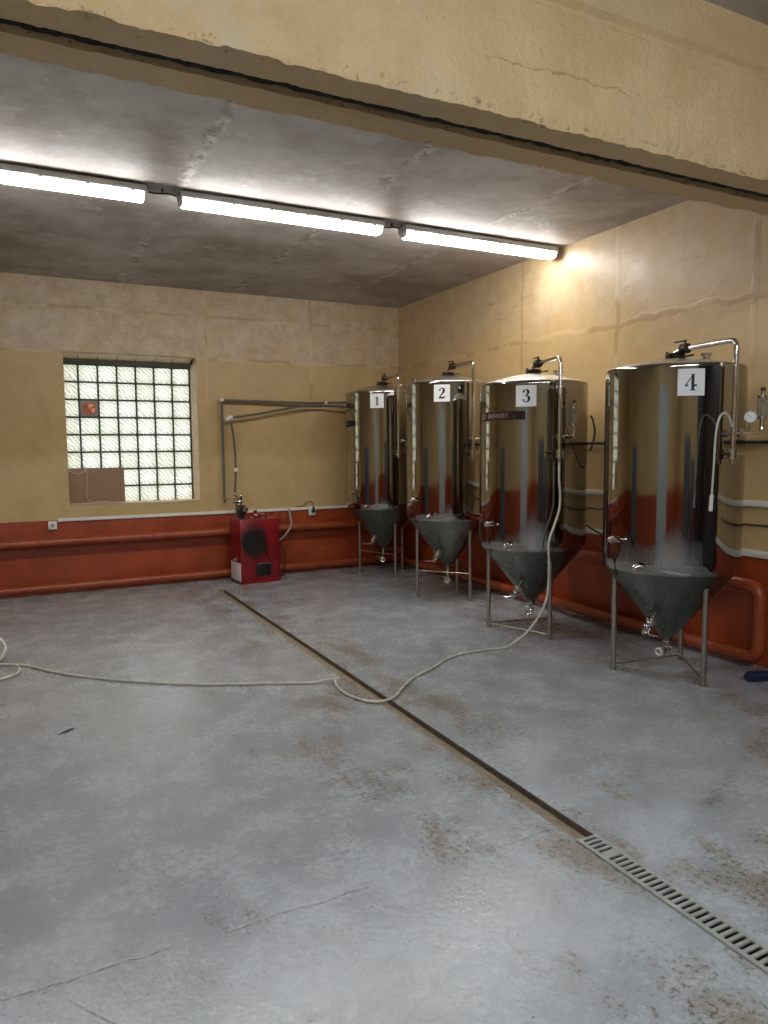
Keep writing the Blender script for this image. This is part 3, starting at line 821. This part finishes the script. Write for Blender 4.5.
    if gauge or spund:
        sp = MB(); ln = .225 if gauge else .115; e0 = c2+t*ln
        zt3 = c2.z+(.085 if gauge else .085)
        top = Vector((e0.x, e0.y, zt3))
        sp.tube(bend([tee_end, Vector((e0.x, e0.y, c2.z)), top], .04, 6), .0135, 12)
        spo = sp.build('spunding_pipe', M['chrome'], root)
        b1 = MB(); b1.lathe([(.0, 0), (.034, 0), (.034, .012), (.014, .016), (.014, .02), (0, .02)], top, (0,0,1), 20)
        b1.lathe([(0, .125), (.03, .125), (.03, .138), (.012, .142), (.012, .165), (0, .165)], top, (0,0,1), 20)
        b1.cyl(top+Vector((0,0,.018)), top+Vector((0,0,.11)), .009, 10)
        b1.build('spunding_valve', M['chrome'], spo)
        MB().lathe([(.027, .012), (.03, .012), (.03, .126), (.027, .126), (.027, .012)], top, (0,0,1), 24).build('sight_glass', M['glass_clear'], spo)
        MB().cyl(top+Vector((0,0,.165)), top+Vector((0,0,.185)), .014, 14).build('knob', M['black'], spo)
        if gauge:
            gc = c2+t*.13+Vector((0,0,.095)); fd = (-Vector((C[0]+gc.x, C[1]+gc.y, 0))).normalized()
            gb = MB(); gb.cyl(c2+t*.13, gc-Vector((0,0,.03)), .008, 10); gb.lathe([(0, -.016), (.036, -.016), (.038, 0), (.036, .012), (.032, .012), (.032, .008), (0, .008)], gc, fd, 28)
            go = gb.build('pressure_gauge', M['chrome'], root)
            MB().lathe([(0, 0), (.0315, 0), (.0315, .0015), (0, .0015)], gc+fd*.008, fd, 28).build('dial', M['paper'], go)
            sd = Vector((-fd.y, fd.x, 0))
            tk = MB()
            for q in range(9):
                a = math.radians(-135+q*33.75); u = sd*math.sin(a)+Vector((0,0,math.cos(a)))
                tk.cyl(gc+fd*.0098+u*.023, gc+fd*.0098+u*.029, .0012, 6)
            u = sd*math.sin(-.9)+Vector((0,0,math.cos(-.9))); tk.cyl(gc+fd*.0105-u*.006, gc+fd*.0105+u*.023, .0014, 6)
            tk.build('needle', M['ink'], go)
    else:
        sp = MB(); e0 = c2+t*.075+Vector((0,0,-.035))
        sp.tube(bend([tee_end, tee_end+t*.02, e0+t*.02], .012), .008, 10); sp.sphere(e0+t*.018, .022); sp.lathe([(.01, 0), (.024, .004), (.024, .012), (.01, .016)], e0+t*.018, d, 16)
        sp.build('relief_valve', M['chrome'], root)
    # small port on the lid
    pp = port or (100, .55)
    q = P(pp[0], R*pp[1], 0); zq = rim+.004+(apex-rim-.004)*(1-(1-(1-pp[1]))**1.35)+.0
    pb = MB().cyl((q.x, q.y, zq-.01), (q.x, q.y, zq+.025), .022, 18)
    for s in (.028, .040): pb.lathe([(0, -.005), (.033, -.004), (.033, .004), (0, .005)], (q.x, q.y, zq+s), (0,0,1), 20)
    pb.cyl((q.x, q.y, zq+.034), tuple(q+Vector((0,0,zq+.034))+Dr(20)*.055), .006, 8)
    pb.build('lid_port', M['chrome'], root)
    # thermometer rod low on the left, sample cock, racking valve, bottom drain
    tz = zc+.195
    tp = -50
    a = P(tp, R-.01, tz); dd = (Dr(tp)*.6+Dr(-90)*.8).normalized()
    tb = MB(); tb.cyl(P(tp, R-.008, tz), P(tp, R+.03, tz), .014, 14); tb.lathe([(.01,-.006),(.024,-.004),(.024,.004),(.01,.006)], P(tp, R+.022, tz), Dr(tp), 18)
    m0 = P(tp, R+.035, tz); tt = Vector((-Dr(tp).y, Dr(tp).x, 0)); tb.tube([m0-tt*.02, m0+tt*.02, m0+tt*.07, m0+tt*.10], [.008, .009, .008, .006], 10); tb.sphere(m0, .017)
    tb.build('thermometer_well', M['chrome'], root)
    # lead from the thermometer down under the shell
    MB().tube(smooth([m0+Vector((0,0,-.012)), m0+Vector((0,0,-.07))+tt*.012, P(tp, R+.006, tz-.13), P(tp, R-.02, zc-.03)], 6), .005, 8).build('probe_lead', M['black'], root)
    sz = zc+.045; s_phi = -24
    sb = MB(); sb.cyl(P(s_phi, R-.015, sz), P(s_phi, R+.05, sz), .012, 14); sb.sphere(P(s_phi, R+.05, sz), .02)
    sb.lathe([(.012,-.005),(.025,-.004),(.025,.004),(.012,.005)], P(s_phi, R+.025, sz), Dr(s_phi), 18)
    q0 = P(s_phi, R+.05, sz); st_ = Vector((-Dr(s_phi).y, Dr(s_phi).x, 0))
    sb.tube([q0, q0+st_*.03+Vector((0,0,.01)), q0+st_*.06+Vector((0,0,.014))], .008, 10); sb.cyl(q0, q0+Vector((0,0,-.035)), .009, 10)
    sb.build('sample_valve', M['chrome'], root)
    rp_ = -26; f = .36
    cr = .05+(R-.064)*f; cz = ztip+.012+(zc-ztip-.014)*f
    nrm = (Dr(rp_)*(zc-ztip)-Vector((0,0,1))*(-(R-.05))*-1).normalized()
    c3 = P(rp_, cr, cz)
    rb = MB(); rb.cyl(c3-nrm*.01, c3+nrm*.04, .018, 16)
    c4 = c3+nrm*.045; dn = Vector((0,0,-1)); side = Vector((-Dr(rp_).y, Dr(rp_).x, 0))
    for s in (.0, .014): rb.lathe([(.012,-.006),(.032,-.004),(.032,.004),(.012,.006)], c4+nrm*s, nrm, 20)
    c5 = c4+nrm*.03
    ax = (dn*.85-side*.5).normalized()
    rb.sphere(c5, .023); rb.cyl(c5-ax*.025, c5+ax*.085, .016, 16)
    for s in (.03, .045): rb.lathe([(.012,-.006),(.031,-.004),(.031,.004),(.012,.006)], c5+ax*s, ax, 20)
    ro = rb.build('racking_valve', M['chrome'], root)
    h1 = c5+ax*.07
    sg = 1 if num == 4 else -1
    MB().tube([h1, h1+side*sg*.05+nrm*.02, h1+side*sg*.10+nrm*.015], [.008, .006, .006], 10).build('handle', M['chrome'], ro)
    zb = ztip-.03
    bd = MB()
    if num <= 2:
        bd.cyl((0,0,zb+.01), (0,0,zb-.11), .015, 16); zk = zb-.115
    else:
        for s in (0, .014): bd.lathe([(.012,-.006),(.032,-.004),(.032,.004),(.012,.006)], (0,0,zb-s), (0,0,1), 20)
        zk = zb-.055; bd.cyl((0,0,zb), (0,0,zk), .016, 16)
    bd.sphere((0,0,zk), .026)
    fw = Dr(-30 if num == 4 else -8); k0 = Vector((0,0,zk))
    bd.cyl(k0, k0+fw*.09, .016, 16)
    for s in (.07, .085): bd.lathe([(.014,-.006),(.034,-.004),(.034,.004),(.014,.006)], k0+fw*s, fw, 22)
    hd_ = 70 if num == 4 else -98
    bo = bd.build('drain_valve', M['chrome'], root)
    MB().tube([k0+fw*.04+Vector((0,0,.015)), k0+fw*.045+Dr(hd_)*.04+Vector((0,0,.03)), k0+fw*.05+Dr(hd_)*.085+Vector((0,0,.028))], .006, 8).build('handle', M['chrome'], bo)
    MB().ring(k0+fw*.099, fw, .0215, .0055, 22, 8).build('outlet_cap', M['white_plastic'] if num == 4 else M['chrome'], bo)
    # number plate
    pw, phh = .152, .157
    sk = Skin(az, digphi, R, rim-.115)
    po = plate_mesh(sk, pw, phh, .0015, .001).build('number_plate', M['paper'], root)
    digit_mesh(sk, str(num), .098, .0028).build('numeral', M['ink'], po)
    if sticker:
        sphi, sz_ = sticker
        sk = Skin(az, sphi, R, sz_)
        so_ = plate_mesh(sk, .42, .066, .0015, .0008, 24).build('sticker', M['sticker'], root)
        b = MB(); vs, fs = text_polys('BREWERY', .049)
        b.add([sk(v.x*.95-.025, v.y-.016, .0026) for v in vs], fs)
        for k_ in range(24):   # round emblem at the left end
            a0, a1 = 2*PI*k_/24, 2*PI*(k_+1)/24
            b.add([sk(-.182+.020*math.cos(a0), .020*math.sin(a0), .0026), sk(-.182+.020*math.cos(a1), .020*math.sin(a1), .0026), sk(-.182+.013*math.cos(a1), .013*math.sin(a1), .0026), sk(-.182+.013*math.cos(a0), .013*math.sin(a0), .0026)], [(0,1,2,3)])
        for v0 in (-.012, -.001):
            b.add([sk(.125, v0, .0026), sk(.195, v0, .0026), sk(.195, v0+.003, .0026), sk(.125, v0+.003, .0026)], [(0,1,2,3)])
        b.build('sticker_print', M['sticker_ink'], so_, flat=True)
    return root, P, az, c1, c2, t

t4 = tank(4, (3.808, 3.362), .425, [(3.531,3.563),(3.768,3.038)], .71, .235, 1.985, 2.052, 2.108, 44, 12.8,
          'polished steel fermentation tank marked 4, nearest and rightmost', .035, port=(75, .45), gauge=True)
t3 = tank(3, (3.727, 4.689), .425, [(3.461,4.911),(3.658,4.370)], .70, .252, 1.993, 2.078, 2.15, 24, -7,
          'steel fermentation tank marked 3, with a dark lettered sticker and hose down its front', .035, sticker=(-36, 1.735), port=(60, .5), spund=True)
t2 = tank(2, (3.842, 6.156), .42, [(3.545,6.261),(3.900,5.846)], .80, .322, 2.118, 2.198, 2.285, 29.5, -8,
          'polished steel fermentation tank marked 2, second from the back corner', .27, port=(-70, .85))
t1 = tank(1, (3.834, 7.586), .425, [(3.645,7.84),(3.862,7.335)], .805, .338, 2.132, 2.222, 2.295, 22, -8,
          'polished steel fermentation tank marked 1, farthest, in the back corner', .27, sticker=(-74, 1.775), port=(100, .5))

# ------------------------------------------------------------------ hoses
def W(t, v): return Vector((v[0], v[1], v[2]))+t[0].location
c = W(t3, t3[3])
hp = [c+Vector((0,0,-.062)), c+Vector((0,0,-.16)), c+Vector((.0,-.01,-.40)), (3.518, 4.22, .80), (3.518, 4.22, .655), (3.513, 4.22, .43), (3.485, 4.23, .308), (3.444, 4.26, .207), (3.375, 4.29, .109), (3.279, 4.31, .040), (3.184, 4.31, .010), (2.95, 4.33, .010), (2.70, 4.29, .010), (2.45, 4.13, .010), (2.25, 4.02, .010), (2.08, 3.87, .010), (1.96, 3.745, .012), (1.86, 3.715, .012), (1.78, 3.77, .010), (1.73, 3.92, .010), (1.735, 4.09, .010), (1.765, 4.19, .016), (1.79, 4.19, .022),
      (1.72, 4.20, .022), (1.6, 4.24, .010), (1.35, 4.36, .010), (1.05, 4.50, .010), (.80, 4.66, .010), (.50, 4.90, .010), (.2, 5.22, .010), (.05, 5.45, .010)]
co = [(-.02, 5.54, .012), (-.16, 5.62, .012), (-.34, 5.58, .012), (-.42, 5.44, .012), (-.34, 5.30, .012), (-.17, 5.25, .014), (-.055, 5.33, .018), (-.06, 5.47, .034), (-.20, 5.55, .036), (-.33, 5.49, .036)]
o = MB().tube(smooth(hp+co, 8), .0085, 10).build('hose', M['hose'])
tag(o, 'long pale hose running from tank 3 across the floor and over the gutter', 'hose')
# coil of the same kind of hose standing on edge at the left
cl = []
for i in range(58):
    a = i*2*PI/16; k = i/58
    rr = .135+.012*math.sin(i*.9)
    cl.append((-.275+rr*math.cos(a)+.02*k, 5.82+.09*math.sin(a)-.07*k, .088+.075*math.sin(a)+.01*math.sin(i*.37)))
o = MB().tube(smooth(cl, 3), .0095, 8).build('coiled_hose', M['hose'])
tag(o, 'pale hose coiled up on the floor at the left edge of the photo', 'hose')
# small clear hose hanging from the tee of tank 4
c2 = W(t4, t4[4]); tt = t4[5]; az4 = t4[2]
fwd4 = Vector((math.cos(az4), math.sin(az4), 0))
lf = -tt
def HP(l, z, k=.05): return c2+lf*l+fwd4*k+Vector((0, 0, z))
hp = [HP(.016, .035, .008), HP(.04, .085, .03), HP(.085, .115), HP(.125, .075), HP(.145, -.03), HP(.152, -.2), HP(.165, -.44)]
vh = empty('vent_hose', c2)
MB().tube([p-c2 for p in smooth(hp, 8)], .006, 10).build('tubing', M['hose'], vh)
q = hp[-1]-c2; q2 = hp[-2]-c2
MB().cyl(q2*.35+q*.65, q+Vector((0,0,-.01)), .011, 12).build('end_fitting', M['white_plastic'], vh)
tag(vh, 'short thin white hose looping over and hanging from the front of tank 4', 'hose')
# black coolant hoses between tanks 3 and 4 and the wall
rt = Vector((.66, -.75, 0))
a3 = Vector((3.727, 4.689, 0)); w3 = a3+rt*.415+Vector((.05, .05, 0))
o = MB().tube(smooth([w3+Vector((.024,-.016,1.74)), w3+Vector((.042,-.024,1.71)), w3+Vector((.055,-.035,1.62)), w3+Vector((.045,-.03,1.53)), w3+Vector((.026,-.018,1.46))], 8), .008, 8).build('coolant_hose', M['black'])
tag(o, 'short black hose bowed out from the upper right side of the tank marked 3', 'hose')
o = MB().tube(smooth([(4.30, 4.40, 1.36), (4.33, 4.46, 1.40), (4.26, 4.36, 1.325), (4.20, 4.20, 1.36), (4.17, 4.02, 1.48), (4.155, 3.80, 1.60), (4.12, 3.70, 1.66)], 8), .009, 8).build('coolant_hose', M['black'])
tag(o, 'black hose sagging between the tanks marked 3 and 4', 'hose')
o = MB().tube(smooth([(WX-.03, 7.4, 1.535), (WX-.03, 6.2, 1.53), (WX-.03, 5.0, 1.525), (WX-.03, 4.2, 1.52), (WX-.03, 3.0, 1.52), (WX-.03, 2.0, 1.52)], 4), .013, 10).build('coolant_pipe', M['black_steel'])
for y_ in (6.6, 5.3, 3.9, 2.4):
    MB().ring((WX-.03, y_, 1.524), (0, 1, 0), .0165, .0035, 16, 6).cyl((WX-.014, y_, 1.524), (WX-.002, y_, 1.524), .005, 8).build('pipe_mount', M['black_steel'], o)
tag(o, 'dark thin pipe running level along the right wall behind the tanks', 'pipe')
o = MB().tube(smooth([(WX-.012, 5.6, .965), (WX-.014, 4.8, .962), (WX-.012, 3.2, .96), (WX-.012, 2.0, .96)], 4), .006, 8).build('wall_cable', M['black'])
tag(o, 'thin dark cable running along the right wall between the two white trunkings', 'cable')
o = MB().tube(smooth([(WX-.03, 5.02, .90), (WX-.04, 4.88, .84), (WX-.05, 4.72, .79), (WX-.06, 4.55, .745), (WX-.05, 4.42, .72)], 6), .008, 8).build('wall_cable', M['black'])
tag(o, 'dark cable slanting down over the lower trunking between the tanks marked 3 and 4', 'cable')

# ------------------------------------------------------------------ drain grate in the gutter
gr = empty('drain_grate', ((GX0+GX1)/2, 0, 0))
hw = .049
def grate_piece(y1, y0, name):
    g = MB(); L = y1-y0
    g.span((-hw, y0, .0005), (-hw+.017, y1, .008)); g.span((hw-.017, y0, .0005), (hw, y1, .008))
    n_ = int(L/.027); y = y1
    k = 0
    while y > y0+.013:
        solid = .012 if k != 4 else .040
        g.span((-hw+.016, y-solid, .002), (hw-.016, y, .008))
        y -= solid+.0145; k += 1
    g.span((-hw+.016, y0, .002), (hw-.016, y0+.012, .008))
    return g.build(name, M['grate'], gr, flat=True)
grate_piece(2.02, 1.03, 'grate_section'); grate_piece(1.026, .03, 'grate_section')
tag(gr, 'light grey slotted drain grate covering the near end of the floor gutter', 'grate')

# ------------------------------------------------------------------ loose things on the floor
nv = empty('foam_tube', (4.10, 2.955, 0))
ang_ = Matrix.Rotation(-.35, 3, 'Z')
pts = [ang_ @ Vector((x, 0, 0)) for x in (-.02, -.01, .0, .6, .61)]
MB().tube([p+Vector((0,0,.034)) for p in [ang_ @ Vector((x, 0, 0)) for x in (-.03, -.022, 0, .30, .31)]], [.02, .03, .033, .033, .026], 18).build('tube_body', M['navy'], nv)
tag(nv, 'dark navy tube lying on the floor right of the tank marked 4', 'tube')
o = MB().add([(0,0,.001),(.05,.02,.001),(.085,.055,.002),(.06,.05,.001),(.0,.012,.001),(.03,.02,.010),(.06,.04,.012)],
             [(0,1,5),(1,2,6),(1,6,5),(2,3,6),(3,4,5,6),(4,0,5),(0,4,3,2,1)]).build('debris_flake', M['black'], flat=True)
o.location = (.135, 4.09, 0)
tag(o, 'small dark flake of debris lying on the floor at the left', 'debris')
# blue cabinet at the left wall (only mirrored in the tanks)
def cabinet(loc, rz, w_, h_, mat, label):
    cb = empty('storage_cabinet', loc); cb.rotation_euler = (0, 0, rz)
    MB().span((-.25, -w_, .05), (.25, w_, h_), bev=.01).build('cabinet_body', mat, cb)
    for s in (-1, 1):
        dr = MB().span((.25, min(0, s*(w_-.01)), .08), (.268, max(0, s*(w_-.01)), h_-.03), bev=.004).build('door', mat, cb)
        MB().cyl((.285, s*.06, .75), (.285, s*.06, .90), .008, 8).build('handle', M['chrome'], dr)
    for x in (-.2, .2):
        for y in (-.8, .8): MB().cyl((x, y*w_, 0), (x, y*w_, .055), .02, 10).build('foot', M['black'], cb)
    tag(cb, label, 'cabinet')
cabinet((XL+.28, 5.95, 0), 0, .6, 1.5, M['blue_cabinet'], 'blue grey steel cabinet at the left wall, seen only mirrored in the tanks')
cabinet((.2, YF+.28, 0), PI/2, .75, 1.65, M['dark_cabinet'], 'dark slate cabinet at the front wall, seen only mirrored in the tanks')
cabinet((1.75, YF+.28, 0), PI/2, .4, 1.3, M['dark_cabinet'], 'lower dark slate cabinet at the front wall, seen only mirrored in the tanks')

# ------------------------------------------------------------------ daylight, camera, view
w = bpy.data.worlds.new('daylight'); SC.world = w; w.use_nodes = True
bg = w.node_tree.nodes['Background']
bg.inputs['Color'].default_value = (.95, .97, .96, 1); bg.inputs['Strength'].default_value = 2.5

yaw, pitch, roll = .4692660, .0885522, -.00770647
fw_ = Vector((math.sin(yaw), math.cos(yaw), 0)); rg = Vector((math.cos(yaw), -math.sin(yaw), 0)); up = Vector((0,0,1))
f2 = fw_*math.cos(pitch)-up*math.sin(pitch); u2 = up*math.cos(pitch)+fw_*math.sin(pitch)
r3 = rg*math.cos(roll)+u2*math.sin(roll); u3 = -rg*math.sin(roll)+u2*math.cos(roll)
cam = bpy.data.cameras.new('camera'); co_ = bpy.data.objects.new('camera', cam); COL.objects.link(co_)
mtx = Matrix((r3, u3, -f2)).transposed().to_4x4(); mtx.translation = Vector((0, 0, 1.5)); co_.matrix_world = mtx
cam.sensor_fit = 'HORIZONTAL'; cam.sensor_width = 36; cam.lens = 36*724.0935/768; cam.clip_start = .05
SC.camera = co_
vs_ = SC.view_settings
SC.display_settings.display_device = 'sRGB'
vs_.view_transform = 'Standard'; vs_.look = 'None'; vs_.gamma = 1; vs_.use_curve_mapping = False
vs_.exposure = .65
SC.cycles.max_bounces = 10; SC.cycles.diffuse_bounces = 6; SC.cycles.glossy_bounces = 6
